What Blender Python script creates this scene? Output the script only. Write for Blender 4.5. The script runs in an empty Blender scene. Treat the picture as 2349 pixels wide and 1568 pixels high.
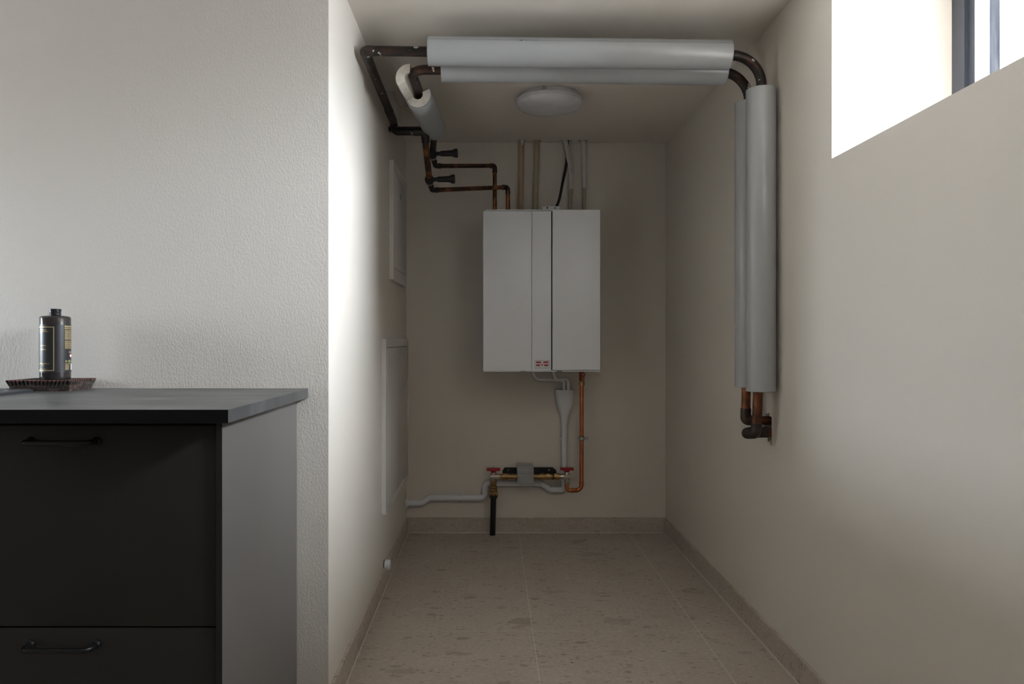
import bpy, bmesh, math, random
from mathutils import Vector, Matrix
random.seed(4)
C = bpy.context.scene.collection
PI = math.pi

# ------------------------------------------------------------------ camera
F = 1700.0            # focal length in pixels of the 2349 px wide frame
VX, VY = 1128.0, 778.0  # vanishing point of the depth direction
HC = 1.055            # camera height
cam_d = bpy.data.cameras.new('camera')
cam = bpy.data.objects.new('camera', cam_d)
C.objects.link(cam)
cam.location = (0, 0, HC)
cam.rotation_euler = (PI/2, 0, 0)
cam_d.sensor_width = 36
cam_d.lens = 36*F/2349
cam_d.shift_x = (1174.5-VX)/2349
cam_d.shift_y = -(784-VY)/2349
cam_d.clip_start = 0.02
bpy.context.scene.camera = cam

def W(px, py, Y):
    """world point at depth Y for a direction measured in the photograph"""
    return Vector(((px-VX)*Y/F, Y, HC-(py-VY)*Y/F))

# ------------------------------------------------------------------ world, light, exposure
world = bpy.data.worlds.new('overcast_sky')
bpy.context.scene.world = world
world.use_nodes = True
bg = world.node_tree.nodes['Background']
bg.inputs['Color'].default_value = (.80, .90, 1.0, 1)
bg.inputs['Strength'].default_value = 8.5
# the ground outside is darker than the cloud cover above the horizon
wt_ = world.node_tree; wc_ = wt_.nodes.new('ShaderNodeTexCoord'); wx_ = wt_.nodes.new('ShaderNodeSeparateXYZ'); wr_ = wt_.nodes.new('ShaderNodeValToRGB')
wt_.links.new(wc_.outputs['Generated'], wx_.inputs[0]); wm_ = wt_.nodes.new('ShaderNodeMapRange')
wm_.inputs['From Min'].default_value = -.25; wm_.inputs['From Max'].default_value = .15
wt_.links.new(wx_.outputs['Z'], wm_.inputs['Value']); wt_.links.new(wm_.outputs[0], wr_.inputs['Fac'])
wr_.color_ramp.elements[0].color = (.40, .42, .44, 1); wr_.color_ramp.elements[1].color = (.80, .90, 1.0, 1)
wt_.links.new(wr_.outputs['Color'], bg.inputs['Color'])
vs = bpy.context.scene.view_settings
vs.view_transform = 'Standard'
vs.look = 'None'
vs.gamma = 1.0
vs.use_curve_mapping = False
vs.exposure = 2.98

# low, hazy sun diffused by cloud, coming in through the side window
sun_d = bpy.data.lights.new('hazy_sun', 'SUN'); sun_d.energy = 3.5; sun_d.angle = math.radians(42); sun_d.color = (.88, .94, 1.0)
sun = bpy.data.objects.new('hazy_sun', sun_d); C.objects.link(sun)
sun.rotation_euler = Vector((-1.0, .50, -.46)).to_track_quat('-Z', 'Y').to_euler()
def portal(name, loc, rot, sx, sy):
    l = bpy.data.lights.new(name, 'AREA')
    l.shape = 'RECTANGLE'; l.size = sx; l.size_y = sy
    l.cycles.is_portal = True
    o = bpy.data.objects.new(name, l); C.objects.link(o)
    o.location = loc; o.rotation_euler = rot
portal('daylight_portal_side', (1.425, 1.425, 1.82), (0, PI/2, 0), 0.55, 1.32)
portal('daylight_portal_far', (-2.81, 1.79, 1.29), (0, -PI/2, 0), 0.62, 0.50)  # at the added, unseen window

# ------------------------------------------------------------------ materials
def mat(name, col=(.5,.5,.5), rough=.5, metal=0.0, spec=.5, coat=0.0):
    m = bpy.data.materials.new(name); m.use_nodes = True
    b = m.node_tree.nodes['Principled BSDF']
    b.inputs['Base Color'].default_value = (*col, 1)
    b.inputs['Roughness'].default_value = rough
    b.inputs['Metallic'].default_value = metal
    b.inputs['Specular IOR Level'].default_value = spec
    b.inputs['Coat Weight'].default_value = coat
    return m
class NT:
    def __init__(s, m): s.t = m.node_tree; s.n = s.t.nodes; s.l = s.t.links; s.b = s.n['Principled BSDF']
    def node(s, typ, **kw):
        n = s.n.new(typ)
        for k, v in kw.items(): setattr(n, k, v)
        return n
    def link(s, a, b): s.l.new(a, b)
    def coords(s, scale=(1,1,1)):
        g = s.node('ShaderNodeNewGeometry'); mp = s.node('ShaderNodeMapping')
        mp.inputs['Scale'].default_value = scale
        s.link(g.outputs['Position'], mp.inputs['Vector']); return mp.outputs['Vector']
    def noise(s, vec, scale, detail=3, rough=.5):
        n = s.node('ShaderNodeTexNoise'); n.inputs['Scale'].default_value = scale
        n.inputs['Detail'].default_value = detail; n.inputs['Roughness'].default_value = rough
        s.link(vec, n.inputs['Vector']); return n.outputs['Fac']
    def ramp(s, fac, stops):
        r = s.node('ShaderNodeValToRGB'); e = r.color_ramp.elements
        while len(e) < len(stops): e.new(.5)
        for i, (p, c) in enumerate(stops):
            e[i].position = p; e[i].color = (*c, 1) if len(c) == 3 else c
        s.link(fac, r.inputs['Fac']); return r.outputs['Color']
    def math(s, op, a, b=None, c=None):
        n = s.node('ShaderNodeMath', operation=op)
        for i, v in enumerate((a, b, c)):
            if v is None: continue
            if isinstance(v, (int, float)): n.inputs[i].default_value = v
            else: s.link(v, n.inputs[i])
        return n.outputs[0]
    def mix(s, fac, a, b):
        n = s.node('ShaderNodeMix', data_type='RGBA')
        if isinstance(fac, (int, float)): n.inputs[0].default_value = fac
        else: s.link(fac, n.inputs[0])
        for i, v in ((6, a), (7, b)):
            if isinstance(v, tuple): n.inputs[i].default_value = (*v, 1)
            else: s.link(v, n.inputs[i])
        return n.outputs[2]
    def bump(s, h, strength, dist):
        n = s.node('ShaderNodeBump'); n.inputs['Strength'].default_value = strength
        n.inputs['Distance'].default_value = dist
        s.link(h, n.inputs['Height']); s.link(n.outputs['Normal'], s.b.inputs['Normal'])
    def base(s, c): s.link(c, s.b.inputs['Base Color'])

PAINT = (.70, .648, .58)
def paint(name, col, scale, strength, dist, rough=.6):
    m = mat(name, col, rough, spec=.3); t = NT(m); v = t.coords()
    big = t.noise(v, 1.3, 2)
    t.base(t.mix(big, tuple(c*.965 for c in col), tuple(min(1, c*1.03) for c in col)))
    h = t.noise(v, scale, 3, .55)
    t.bump(h, strength, dist); return m
M = {}
M['paint'] = paint('greige_wall_paint', PAINT, 220, .12, .0006)
M['ceiling'] = paint('ceiling_paint', (.79, .735, .67), 160, .10, .0006)
# roller-textured plaster with a few specks
m = mat('rolled_plaster_paint', (.68, .64, .59), .62, spec=.3); t = NT(m); v = t.coords()
h1 = t.noise(t.coords((1, 1, .6)), 210, 3, .6)
vo = t.node('ShaderNodeTexVoronoi'); vo.inputs['Scale'].default_value = 13; t.link(v, vo.inputs['Vector'])
sc_ = t.node('ShaderNodeSeparateColor'); t.link(vo.outputs['Color'], sc_.inputs[0])
sp = t.math('LESS_THAN', vo.outputs['Distance'], t.math('MULTIPLY', t.math('SUBTRACT', sc_.outputs[0], .4), .07))
h2 = t.noise(v, 6, 1)
hh = t.math('ADD', t.math('ADD', h1, t.math('MULTIPLY', sp, .5)), t.math('MULTIPLY', h2, .8))
t.bump(hh, .55, .0020); M['plaster'] = m

def terrazzo(name, grout):
    m = mat(name, rough=.42, spec=.4); t = NT(m)
    v = t.coords()
    n1 = t.noise(v, 5, 5, .6); n2 = t.noise(v, 70, 3, .6)
    col = t.mix(n1, (.42, .355, .30), (.55, .48, .415))
    col = t.mix(t.math('MULTIPLY', t.math('GREATER_THAN', n2, .56), .35), col, (.64, .575, .51))
    for sc, r0, amt, cols in ((10, .24, .75, ((.21,.165,.12), (.40,.34,.28), (.25,.215,.18))),
                              (27, .27, .75, ((.19,.135,.09), (.56,.50,.44), (.15,.115,.09))),
                              (80, .34, .9, ((.19,.15,.12), (.52,.47,.42), (.16,.135,.11)))):
        vv = t.coords((sc*.55, sc*1.0, sc))
        nz = t.node('ShaderNodeTexNoise'); nz.inputs['Scale'].default_value = 2.5; nz.inputs['Detail'].default_value = 3
        t.link(vv, nz.inputs['Vector'])
        ad = t.node('ShaderNodeVectorMath', operation='MULTIPLY_ADD')
        t.link(nz.outputs['Color'], ad.inputs[0]); ad.inputs[1].default_value = (.7,.7,.7); t.link(vv, ad.inputs[2])
        vo = t.node('ShaderNodeTexVoronoi'); vo.inputs['Scale'].default_value = 1.0
        t.link(ad.outputs[0], vo.inputs['Vector'])
        sep = t.node('ShaderNodeSeparateColor'); t.link(vo.outputs['Color'], sep.inputs[0])
        rad = t.math('MULTIPLY', t.math('POWER', sep.outputs[0], 1.5), r0*1.5)
        ed = t.node('ShaderNodeMapRange', interpolation_type='SMOOTHSTEP'); t.link(t.math('SUBTRACT', rad, vo.outputs['Distance']), ed.inputs['Value']); ed.inputs['From Min'].default_value = -.015; ed.inputs['From Max'].default_value = .03
        inside = t.math('MULTIPLY', ed.outputs[0], t.math('MULTIPLY', t.math('ADD', sep.outputs[2], .30), amt))
        cc = t.ramp(sep.outputs[1], [(0, cols[0]), (.5, cols[1]), (1, cols[2])])
        col = t.mix(inside, col, cc)
    if grout:
        g = t.node('ShaderNodeNewGeometry'); sp = t.node('ShaderNodeSeparateXYZ'); t.link(g.outputs['Position'], sp.inputs[0])
        def lines(o, off, per, w):
            f = t.math('FRACT', t.math('DIVIDE', t.math('SUBTRACT', o, off - 20*per), per))
            d = t.math('MINIMUM', f, t.math('SUBTRACT', 1.0, f))
            return t.math('LESS_THAN', d, w/per/2)
        gl = t.math('MAXIMUM', lines(sp.outputs[0], .148, .6, .0034), lines(sp.outputs[1], 2.683, .552, .0024))
        col = t.mix(t.math('MULTIPLY', gl, .75), col, (.68, .63, .56))
        t.bump(t.math('SUBTRACT', 1.0, gl), .3, .001)
    t.base(col); return m
M['floor'] = terrazzo('terrazzo_tile', True)
M['skirt'] = terrazzo('terrazzo_skirting', False)
M['grout'] = mat('grout', (.66, .61, .55), .8)

M['white'] = mat('white_enamel', (.82, .83, .86), .30)
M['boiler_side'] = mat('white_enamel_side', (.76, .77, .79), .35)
M['cab_white'] = mat('white_cabinet_steel', (.66, .63, .60), .22)
M['pvc'] = mat('white_pvc_pipe', (.74, .75, .78), .33)
M['dark_gap'] = mat('dark_gap', (.02, .02, .02), .8)
def jacket():
    m = mat('grey_white_foil_jacket', (.40, .41, .42), .22, spec=.55); t = NT(m); v = t.coords()
    t.bump(t.noise(v, 5, 2), .05, .004); return m
M['jacket'] = jacket()
m = mat('wrinkled_jacket', (.36, .37, .385), .38); t = NT(m); v = t.coords((30, 9, 30))
t.bump(t.noise(v, 1.6, 4, .6), .55, .006); M['wrinkle'] = m
m = mat('cream_foam', (.80, .75, .66), .9); t = NT(m); v = t.coords()
t.base(t.ramp(t.noise(v, 60, 4), [(.2, (.62,.57,.48)), (.55, (.80,.755,.67))])); t.bump(t.noise(v, 300, 2), .4, .001); M['foam'] = m

def old_copper(name, c1, c2, c3, specks, metal=.55):
    m = mat(name, rough=.42, metal=metal); t = NT(m); v = t.coords()
    n = t.noise(v, 22, 5, .65)
    col = t.ramp(n, [(.30, c1), (.50, c2), (.68, c3)])
    if specks:
        vo = t.node('ShaderNodeTexVoronoi'); vo.inputs['Scale'].default_value = 42
        nz = t.node('ShaderNodeTexNoise'); nz.inputs['Scale'].default_value = 90; t.link(v, nz.inputs['Vector'])
        ad = t.node('ShaderNodeVectorMath', operation='MULTIPLY_ADD')
        t.link(nz.outputs['Color'], ad.inputs[0]); ad.inputs[1].default_value = (.02,.02,.02); t.link(v, ad.inputs[2])
        t.link(ad.outputs[0], vo.inputs['Vector'])
        sep = t.node('ShaderNodeSeparateColor'); t.link(vo.outputs['Color'], sep.inputs[0])
        rad = t.math('MULTIPLY', t.math('SUBTRACT', sep.outputs[0], .74), 1.7)
        s1 = t.math('LESS_THAN', vo.outputs['Distance'], rad)
        col = t.mix(s1, col, (.62, .58, .53))
        t.link(t.math('MULTIPLY', t.math('SUBTRACT', 1.0, s1), metal), t.b.inputs['Metallic'])
    t.base(col); t.bump(n, .3, .002); return m
M['patina'] = old_copper('patinated_copper', (.012,.012,.012), (.030,.024,.021), (.085,.036,.026), True)
M['patina2'] = old_copper('tarnished_copper', (.028,.022,.018), (.10,.05,.028), (.36,.155,.06), False, .8)
M['patina3'] = old_copper('brown_copper', (.05,.028,.02), (.17,.065,.035), (.34,.12,.055), False, .7)
M['fitting'] = old_copper('dark_fitting', (.02,.018,.017), (.04,.032,.028), (.085,.055,.042), False, .5)
m = mat('bright_copper', (.62, .22, .10), .30, 1.0); t = NT(m); t.base(t.ramp(t.noise(t.coords(), 18, 3), [(.3,(.50,.16,.07)),(.7,(.68,.26,.13))])); M['copper'] = m
m = mat('brass', (.45, .29, .12), .33, .95); t = NT(m); t.base(t.ramp(t.noise(t.coords(), 40, 3), [(.3,(.30,.18,.075)),(.7,(.50,.33,.15))])); M['brass'] = m
M['nickel'] = mat('nickel_plate', (.58, .52, .47), .28, .95)
M['zinc'] = mat('zinc', (.45, .45, .45), .35, .9)
M['black'] = mat('black_plastic', (.012, .012, .013), .42)
M['black_steel'] = mat('black_steel_bracket', (.022, .021, .019), .45, .3)
M['red'] = mat('red_handle_paint', (.40, .012, .018), .4)
M['grey_plastic'] = mat('grey_plastic', (.40, .40, .405), .5)
M['tan_hose'] = mat('tan_pex_pipe', (.50, .33, .215), .45)
M['beige_hose'] = mat('beige_pex_pipe', (.46, .38, .26), .45)
M['pale_hose'] = mat('pale_yellow_pex_pipe', (.42, .37, .28), .45)
M['white_hose'] = mat('white_sheath', (.66, .61, .58), .5)
M['print'] = mat('black_print', (.02, .02, .02), .6)
M['lamp_base'] = mat('lamp_base_plastic', (.66, .65, .65), .4)
m = mat('opal_glass', (.68, .68, .71), .18); t = NT(m)
t.base(t.ramp(t.noise(t.coords((1, 2.2, 1)), 9, 4, .6), [(.35,(.60,.60,.64)),(.65,(.72,.71,.73))])); M['opal'] = m
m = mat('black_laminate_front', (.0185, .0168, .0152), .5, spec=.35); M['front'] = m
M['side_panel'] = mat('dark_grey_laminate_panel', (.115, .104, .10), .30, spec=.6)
M['carcass'] = mat('cabinet_carcass', (.02, .02, .02), .6)
m = mat('dark_stone_worktop', rough=.42); t = NT(m); v = t.coords((1, 2.2, 1))
n = t.noise(v, 4, 6, .65); t.base(t.ramp(n, [(.3,(.040,.0395,.039)),(.5,(.066,.065,.064)),(.70,(.125,.123,.12))]))
t.bump(t.noise(t.coords(), 400, 2), .25, .0004); M['worktop'] = m
M['worktop_edge'] = mat('black_worktop_edge', (.005, .005, .0062), .5, spec=.2)
M['sink'] = mat('black_composite_sink', (.035, .035, .04), .4)
M['handle'] = mat('black_handle_metal', (.008, .008, .009), .35, .3)
m = mat('dark_bottle_glass', (.022, .018, .017), .12, spec=.6); M['bottle'] = m
M['label'] = mat('black_bottle_label', (.016, .016, .018), .36)
M['gold'] = mat('gold_print', (.62, .48, .24), .38, .55)
M['cap'] = mat('black_screw_cap', (.02, .02, .022), .3, .3)
M['lwhite'] = mat('label_white', (.8, .8, .8), .5)
M['lgreen'] = mat('label_green', (.35, .42, .12), .5)
M['lred'] = mat('label_red', (.5, .03, .03), .5)
m = mat('carved_dark_wood', rough=.6); t = NT(m); v = t.coords((1, 1, 2))
n = t.noise(v, 55, 5, .65); t.base(t.ramp(n, [(.32,(.012,.009,.008)),(.52,(.045,.03,.024)),(.66,(.17,.10,.075)),(.8,(.30,.19,.14))])); t.bump(n, .6, .002); M['wood'] = m
m = mat('worn_red_rim', rough=.6); t = NT(m); t.base(t.ramp(t.noise(t.coords(), 190, 3), [(.46,(.03,.018,.015)),(.56,(.26,.05,.045))])); M['tray_red'] = m
M['winframe'] = mat('blue_grey_window_paint', (.040, .045, .062), .38)
m = mat('outer_plaster_darkened', (.03, .03, .03), .9, spec=.05); t = NT(m)  # outer plaster; near-black colour stands in for shade under the strong daylight
t.base(t.ramp(t.noise(t.coords((14, 14, 1.8)), 2.5, 4, .6), [(.42,(.008,.009,.012)),(.60,(.022,.022,.024))])); M['outer'] = m
m = bpy.data.materials.new('window_glass'); m.use_nodes = True; nt = m.node_tree; nt.nodes.clear()
out = nt.nodes.new('ShaderNodeOutputMaterial'); mx = nt.nodes.new('ShaderNodeMixShader')
tr = nt.nodes.new('ShaderNodeBsdfTransparent'); gl = nt.nodes.new('ShaderNodeBsdfGlossy'); gl.inputs['Roughness'].default_value = .02
fr = nt.nodes.new('ShaderNodeMath'); fr.operation = 'POWER'; lw_ = nt.nodes.new('ShaderNodeLayerWeight'); nt.links.new(lw_.outputs['Facing'], fr.inputs[0]); fr.inputs[1].default_value = 5.0
nt.links.new(fr.outputs[0], mx.inputs[0]); nt.links.new(tr.outputs[0], mx.inputs[1]); nt.links.new(gl.outputs[0], mx.inputs[2]); nt.links.new(mx.outputs[0], out.inputs[0])
M['glass'] = m

# ------------------------------------------------------------------ mesh helpers
class MB:
    def __init__(s): s.bm = bmesh.new(); s.mats = []; s.cur = 0
    def use(s, m):
        m = M[m]
        if m not in s.mats: s.mats.append(m)
        s.cur = s.mats.index(m); return s
    def face(s, vs):
        try: f = s.bm.faces.new(vs)
        except ValueError: return None
        f.material_index = s.cur; return f
    def box(s, x0, x1, y0, y1, z0, z1, bev=0, seg=2, M4=None):
        b = bmesh.new()
        bmesh.ops.create_cube(b, size=1)
        for v in b.verts: v.co = Vector(((x0+x1)/2+v.co.x*(x1-x0), (y0+y1)/2+v.co.y*(y1-y0), (z0+z1)/2+v.co.z*(z1-z0)))
        if bev: bmesh.ops.bevel(b, geom=list(b.edges), offset=bev, segments=seg, profile=.5, affect='EDGES')
        s.merge(b, M4); return s
    def merge(s, b, M4=None):
        b.verts.index_update(); mp = {}
        for v in b.verts: mp[v] = s.bm.verts.new(M4 @ v.co if M4 else v.co)
        for f in b.faces: s.face([mp[v] for v in f.verts])
        b.free()
    def tube(s, pts, r, n=20, cap=True):
        pts = [Vector(p) for p in pts]
        rs = r if isinstance(r, (list, tuple)) else [r]*len(pts)
        tan = []
        for i in range(len(pts)):
            a = pts[max(i-1, 0)]; b = pts[min(i+1, len(pts)-1)]
            d = b-a
            tan.append(d.normalized() if d.length > 1e-9 else (tan[-1] if tan else Vector((0,0,1))))
        up = Vector((0,0,1)) if abs(tan[0].z) < .9 else Vector((1,0,0))
        u = tan[0].cross(up).normalized(); rings = []
        for i, p in enumerate(pts):
            if i:
                q = tan[i-1].rotation_difference(tan[i]); u = q @ u
                u = (u - tan[i]*u.dot(tan[i])).normalized()
            w = tan[i].cross(u)
            rings.append([s.bm.verts.new(p+(u*math.cos(2*PI*k/n)+w*math.sin(2*PI*k/n))*rs[i]) for k in range(n)])
        for a, b in zip(rings, rings[1:]):
            for k in range(n): s.face([a[k], a[(k+1)%n], b[(k+1)%n], b[k]])
        if cap: s.face(rings[0][::-1]); s.face(rings[-1])
        return s
    def rod(s, a, b, r, n=20): return s.tube([a, b], r, n)
    def turned(s, a, b, prof, n=24):
        """surface of revolution along a->b, prof = [(t, r)]"""
        a = Vector(a); b = Vector(b)
        d = (b-a); L = d.length; d.normalize()
        up = Vector((0,0,1)) if abs(d.z) < .9 else Vector((1,0,0))
        u = d.cross(up).normalized(); w = d.cross(u); rings = []
        for t, r in prof:
            p = a+d*(t*L)
            rings.append([s.bm.verts.new(p+(u*math.cos(2*PI*k/n)+w*math.sin(2*PI*k/n))*max(r, 1e-5)) for k in range(n)])
        for x, y in zip(rings, rings[1:]):
            for k in range(n): s.face([x[k], x[(k+1)%n], y[(k+1)%n], y[k]])
        s.face(rings[0][::-1]); s.face(rings[-1]); return s
    def loops(s, loops, closed=True, cap0=False, cap1=False):
        R = [[s.bm.verts.new(p) for p in l] for l in loops]
        n = len(R[0])
        for a, b in zip(R, R[1:]):
            for k in range(n if closed else n-1): s.face([a[k], a[(k+1)%n], b[(k+1)%n], b[k]])
        if cap0: s.face(R[0][::-1])
        if cap1: s.face(R[-1])
        return s
    def prism(s, poly, fn, d0, d1):
        """poly 2d -> fn(u, v, d) 3d, extruded d0..d1"""
        a = [s.bm.verts.new(fn(u, v, d0)) for u, v in poly]; b = [s.bm.verts.new(fn(u, v, d1)) for u, v in poly]
        s.face(a[::-1]); s.face(b); n = len(poly)
        for k in range(n): s.face([a[k], a[(k+1)%n], b[(k+1)%n], b[k]])
        return s
    def holed(s, fn, u0, u1, v0, v1, d0, d1, holes):
        """slab in the u,v plane between depths d0, d1 with rectangular holes"""
        us = sorted({u0, u1, *[h[i] for h in holes for i in (0, 1)]}); vs_ = sorted({v0, v1, *[h[i] for h in holes for i in (2, 3)]})
        us = [u for u in us if u0 <= u <= u1]; vs_ = [v for v in vs_ if v0 <= v <= v1]
        def solid(i, j):
            if i < 0 or j < 0 or i >= len(us)-1 or j >= len(vs_)-1: return False
            cu = (us[i]+us[i+1])/2; cv = (vs_[j]+vs_[j+1])/2
            return not any(h[0] < cu < h[1] and h[2] < cv < h[3] for h in holes)
        cache = {}
        def V(i, j, d):
            k = (i, j, d)
            if k not in cache: cache[k] = s.bm.verts.new(fn(us[i], vs_[j], d))
            return cache[k]
        for i in range(len(us)-1):
            for j in range(len(vs_)-1):
                if not solid(i, j): continue
                s.face([V(i,j,d0), V(i+1,j,d0), V(i+1,j+1,d0), V(i,j+1,d0)])
                s.face([V(i,j+1,d1), V(i+1,j+1,d1), V(i+1,j,d1), V(i,j,d1)])
                for (di, dj, a, b) in ((-1,0,(i,j),(i,j+1)), (1,0,(i+1,j+1),(i+1,j)), (0,-1,(i+1,j),(i,j)), (0,1,(i,j+1),(i+1,j+1))):
                    if not solid(i+di, j+dj): s.face([V(*a,d0), V(*b,d0), V(*b,d1), V(*a,d1)])
        return s
    def build(s, name, parent=None, smooth=True, angle=35):
        bmesh.ops.recalc_face_normals(s.bm, faces=s.bm.faces[:])
        me = bpy.data.meshes.new(name); s.bm.to_mesh(me); s.bm.free()
        for m in s.mats: me.materials.append(m)
        if smooth and len(me.polygons):
            me.polygons.foreach_set('use_smooth', [True]*len(me.polygons)); me.set_sharp_from_angle(angle=math.radians(angle))
        o = bpy.data.objects.new(name, me); C.objects.link(o)
        if parent:
            o.parent = parent
            base = parent
            off = Vector((0,0,0))
            while base: off += base.location; base = base.parent
            o.location = -off
        return o
def tag(o, label, cat, group=None):
    o['label'] = label; o['category'] = cat
    if group: o['group'] = group
    return o
def thing(name, label, cat, loc=(0,0,0), group=None):
    o = bpy.data.objects.new(name, None); C.objects.link(o); o.location = loc
    o.empty_display_size = .05
    return tag(o, label, cat, group)
def struct(mb, name, parent=None, smooth=False):
    o = mb.build(name, parent, smooth); o['kind'] = 'structure'; return o
def fillet(pts, r, n=8):
    """round the corners of a polyline; r one radius or a list (one per inner corner)"""
    pts = [Vector(p) for p in pts]; out = [pts[0]]
    for i in range(1, len(pts)-1):
        rr = r[i-1] if isinstance(r, (list, tuple)) else r
        a, p, b = pts[i-1], pts[i], pts[i+1]
        d1 = (a-p); d2 = (b-p); l1, l2 = d1.length, d2.length; d1.normalize(); d2.normalize()
        ang = d1.angle(d2)
        if ang > PI-.02 or rr <= 0: out.append(p); continue
        tl = min(rr/math.tan(ang/2), l1*.49, l2*.49); R = tl*math.tan(ang/2)
        c = p+(d1+d2).normalized()*(R/math.sin(ang/2))
        s0 = p+d1*tl-c; e0 = p+d2*tl-c
        ax = s0.cross(e0).normalized(); tot = s0.angle(e0)
        for k in range(n+1): out.append(c+Matrix.Rotation(tot*k/n, 3, ax) @ s0)
    out.append(pts[-1]); return out
def text_faces(body, size, align='CENTER'):
    cu = bpy.data.curves.new('lettering_source', 'FONT'); cu.body = body; cu.size = size; cu.align_x = align; cu.align_y = 'CENTER'
    cu.resolution_u = 2
    o = bpy.data.objects.new('lettering_source', cu); C.objects.link(o)
    dg = bpy.context.evaluated_depsgraph_get(); me = o.evaluated_get(dg).to_mesh()
    vs_ = [tuple(v.co) for v in me.vertices]; fs = [tuple(p.vertices) for p in me.polygons]
    o.evaluated_get(dg).to_mesh_clear(); bpy.data.objects.remove(o); bpy.data.curves.remove(cu)
    return vs_, fs
def put_text(mb, body, size, fn, align='CENTER', width=None):
    vs_, fs = text_faces(body, size, align)
    if not vs_: return
    sx = 1
    if width:
        w = max(v[0] for v in vs_)-min(v[0] for v in vs_); sx = width/w
    V = [mb.bm.verts.new(fn(v[0]*sx, v[1])) for v in vs_]
    for f in fs: mb.face([V[i] for i in f])

# ------------------------------------------------------------------ the room
ZC = 2.129
XR = .95
YB = 4.05
def XL(Y): return -.456-(Y-2.07)*.0055
b = MB().use('floor'); b.box(-2.8, 1.42, -2.55, 4.2, -.1, 0); struct(b, 'floor')

# ceiling with the pipe recess and the openings of the risers
notches = [((px0-VX)*4.0/F, (px1-VX)*4.0/F, 3.995, YB) for px0, px1 in ((1188,1206), (1224,1241), (1284,1313), (1327,1347))]
recess = (XL(3.4)+.004, -.32, 3.205, 3.72)
b = MB().use('ceiling')
fn = lambda u, v, d: Vector((u, v, d))
b.holed(fn, -2.8, 1.42, -2.55, 4.2, ZC, ZC+.09, [recess]+notches)
b.box(-2.8, 1.42, -2.55, 4.2, ZC+.09, ZC+.2)
struct(b, 'ceiling')

b = MB().use('paint'); b.box(-.6, 1.42, YB, 4.2, 0, ZC); struct(b, 'wall_back')
b = MB().use('paint')
b.prism([(XL(2.085), 2.085), (XL(YB), YB), (-.7, YB), (-.7, 2.085)], lambda u, v, d: Vector((u, v, d)), 0, ZC)
struct(b, 'wall_left')
b = MB().use('plaster'); b.box(-2.8, -.456, 2.07, 2.085, 0, ZC); struct(b, 'wall_front')
# right wall: window opening and the rough pipe hole
win = (.78, 2.07, 1.56, 2.075)
chase = [(2.515, 2.535, .712, .792), (2.535, 2.552, .705, .803), (2.552, 2.572, .722, .798), (2.572, 2.585, .745, .785), (2.515, 2.528, .695, .72)]
b = MB().use('paint')
fnx = lambda u, v, d: Vector((d, u, v))
b.holed(fnx, -2.55, YB, 0, ZC, XR, XR+.09, [win]+chase)
b.holed(fnx, -2.55, YB, 0, ZC, XR+.09, 1.345, [win])
b.use('outer').holed(fnx, -2.55, YB, 0, ZC, 1.345, 1.42, [win])
struct(b, 'wall_right')
fny = lambda u, v, d: Vector((u, d, v))
b = MB().use('paint'); b.box(-2.8, XR, -2.43, -2.3, 0, ZC); struct(b, 'wall_rear')
rwin = (1.54, 2.04, .98, 1.60)  # opening for the added window
b = MB().use('paint'); b.holed(fnx, -2.3, 2.07, 0, ZC, -2.8, -2.65, [rwin]); struct(b, 'wall_side')

# unseen wall added outside the window to block part of the daylight
b = MB().use('outer'); b.box(1.42, 3.0, .45, .65, .9, 2.6); struct(b, 'wall_added_outside')

# windows
wroot = bpy.data.objects.new('window_1', None); C.objects.link(wroot); wroot['kind'] = 'structure'
b = MB().use('winframe')
y0, y1, z0, z1 = win
fo, fi = 1.285, 1.345
b.holed(fnx, y0, y1, z0, z1, fi-.06, fi-.018, [(y0+.055, y1-.055, z0+.055, z1-.055)])
b.holed(fnx, y0+.05, y1-.05, z0+.05, z1-.05, fi-.05, fi-.01, [(y0+.083, y1-.083, z0+.083, z1-.083)])
struct(b, 'window_frame', wroot)
b = MB().use('glass'); b.box(1.318, 1.322, y0+.082, y1-.082, z0+.082, z1-.082); struct(b, 'pane', wroot)
wroot2 = bpy.data.objects.new('window_added', None); C.objects.link(wroot2); wroot2['kind'] = 'structure'  # unseen window, added to bring in daylight from the left
b = MB().use('winframe')
b.holed(fnx, *rwin, -2.79, -2.74, [(rwin[0]+.06, rwin[1]-.06, rwin[2]+.06, rwin[3]-.06)]); struct(b, 'window_frame', wroot2)
b = MB().use('glass'); b.box(-2.767, -2.763, rwin[0]+.05, rwin[1]-.05, rwin[2]+.05, rwin[3]-.05); struct(b, 'pane', wroot2)

# terrazzo baseboards with joints and a pale grout line at the floor
HB = .083; TB = .011
def segs(a, b_, joints):
    e = [a]+sorted(j for j in joints if a < j < b_)+[b_]
    return [(e[i]+(.0011 if i else 0), e[i+1]-(.0011 if i < len(e)-2 else 0)) for i in range(len(e)-1)]
b = MB().use('skirt')
for u0, u1 in segs(XL(YB), XR, (.148, .748)): b.box(u0, u1, YB-TB, YB, .003, HB, .0012, 1)
b.use('grout').box(XL(YB), XR, YB-TB+.002, YB, .0005, HB-.001); b.box(XL(YB)+TB, XR-TB, YB-TB-.0035, YB-.002, 0, .0045)
struct(b, 'baseboard_back')
b = MB().use('skirt')
for u0, u1 in segs(-2.3, YB-TB, (3.377, 2.82, 2.265, 1.71, 1.15, .6)): b.box(XR-TB, XR, u0, u1, .003, HB, .0012, 1)
b.use('grout').box(XR-TB+.002, XR, -2.3, YB-TB, .0005, HB-.001); b.box(XR-TB-.0035, XR-.002, -2.3, YB-TB, 0, .0045)
struct(b, 'baseboard_right')
b = MB().use('skirt')
for u0, u1 in segs(2.07, YB-TB, (3.625, 3.07, 2.52)):
    b.prism([(XL(u0), u0), (XL(u0)+TB, u0), (XL(u1)+TB, u1), (XL(u1), u1)], fn, .003, HB)
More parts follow.
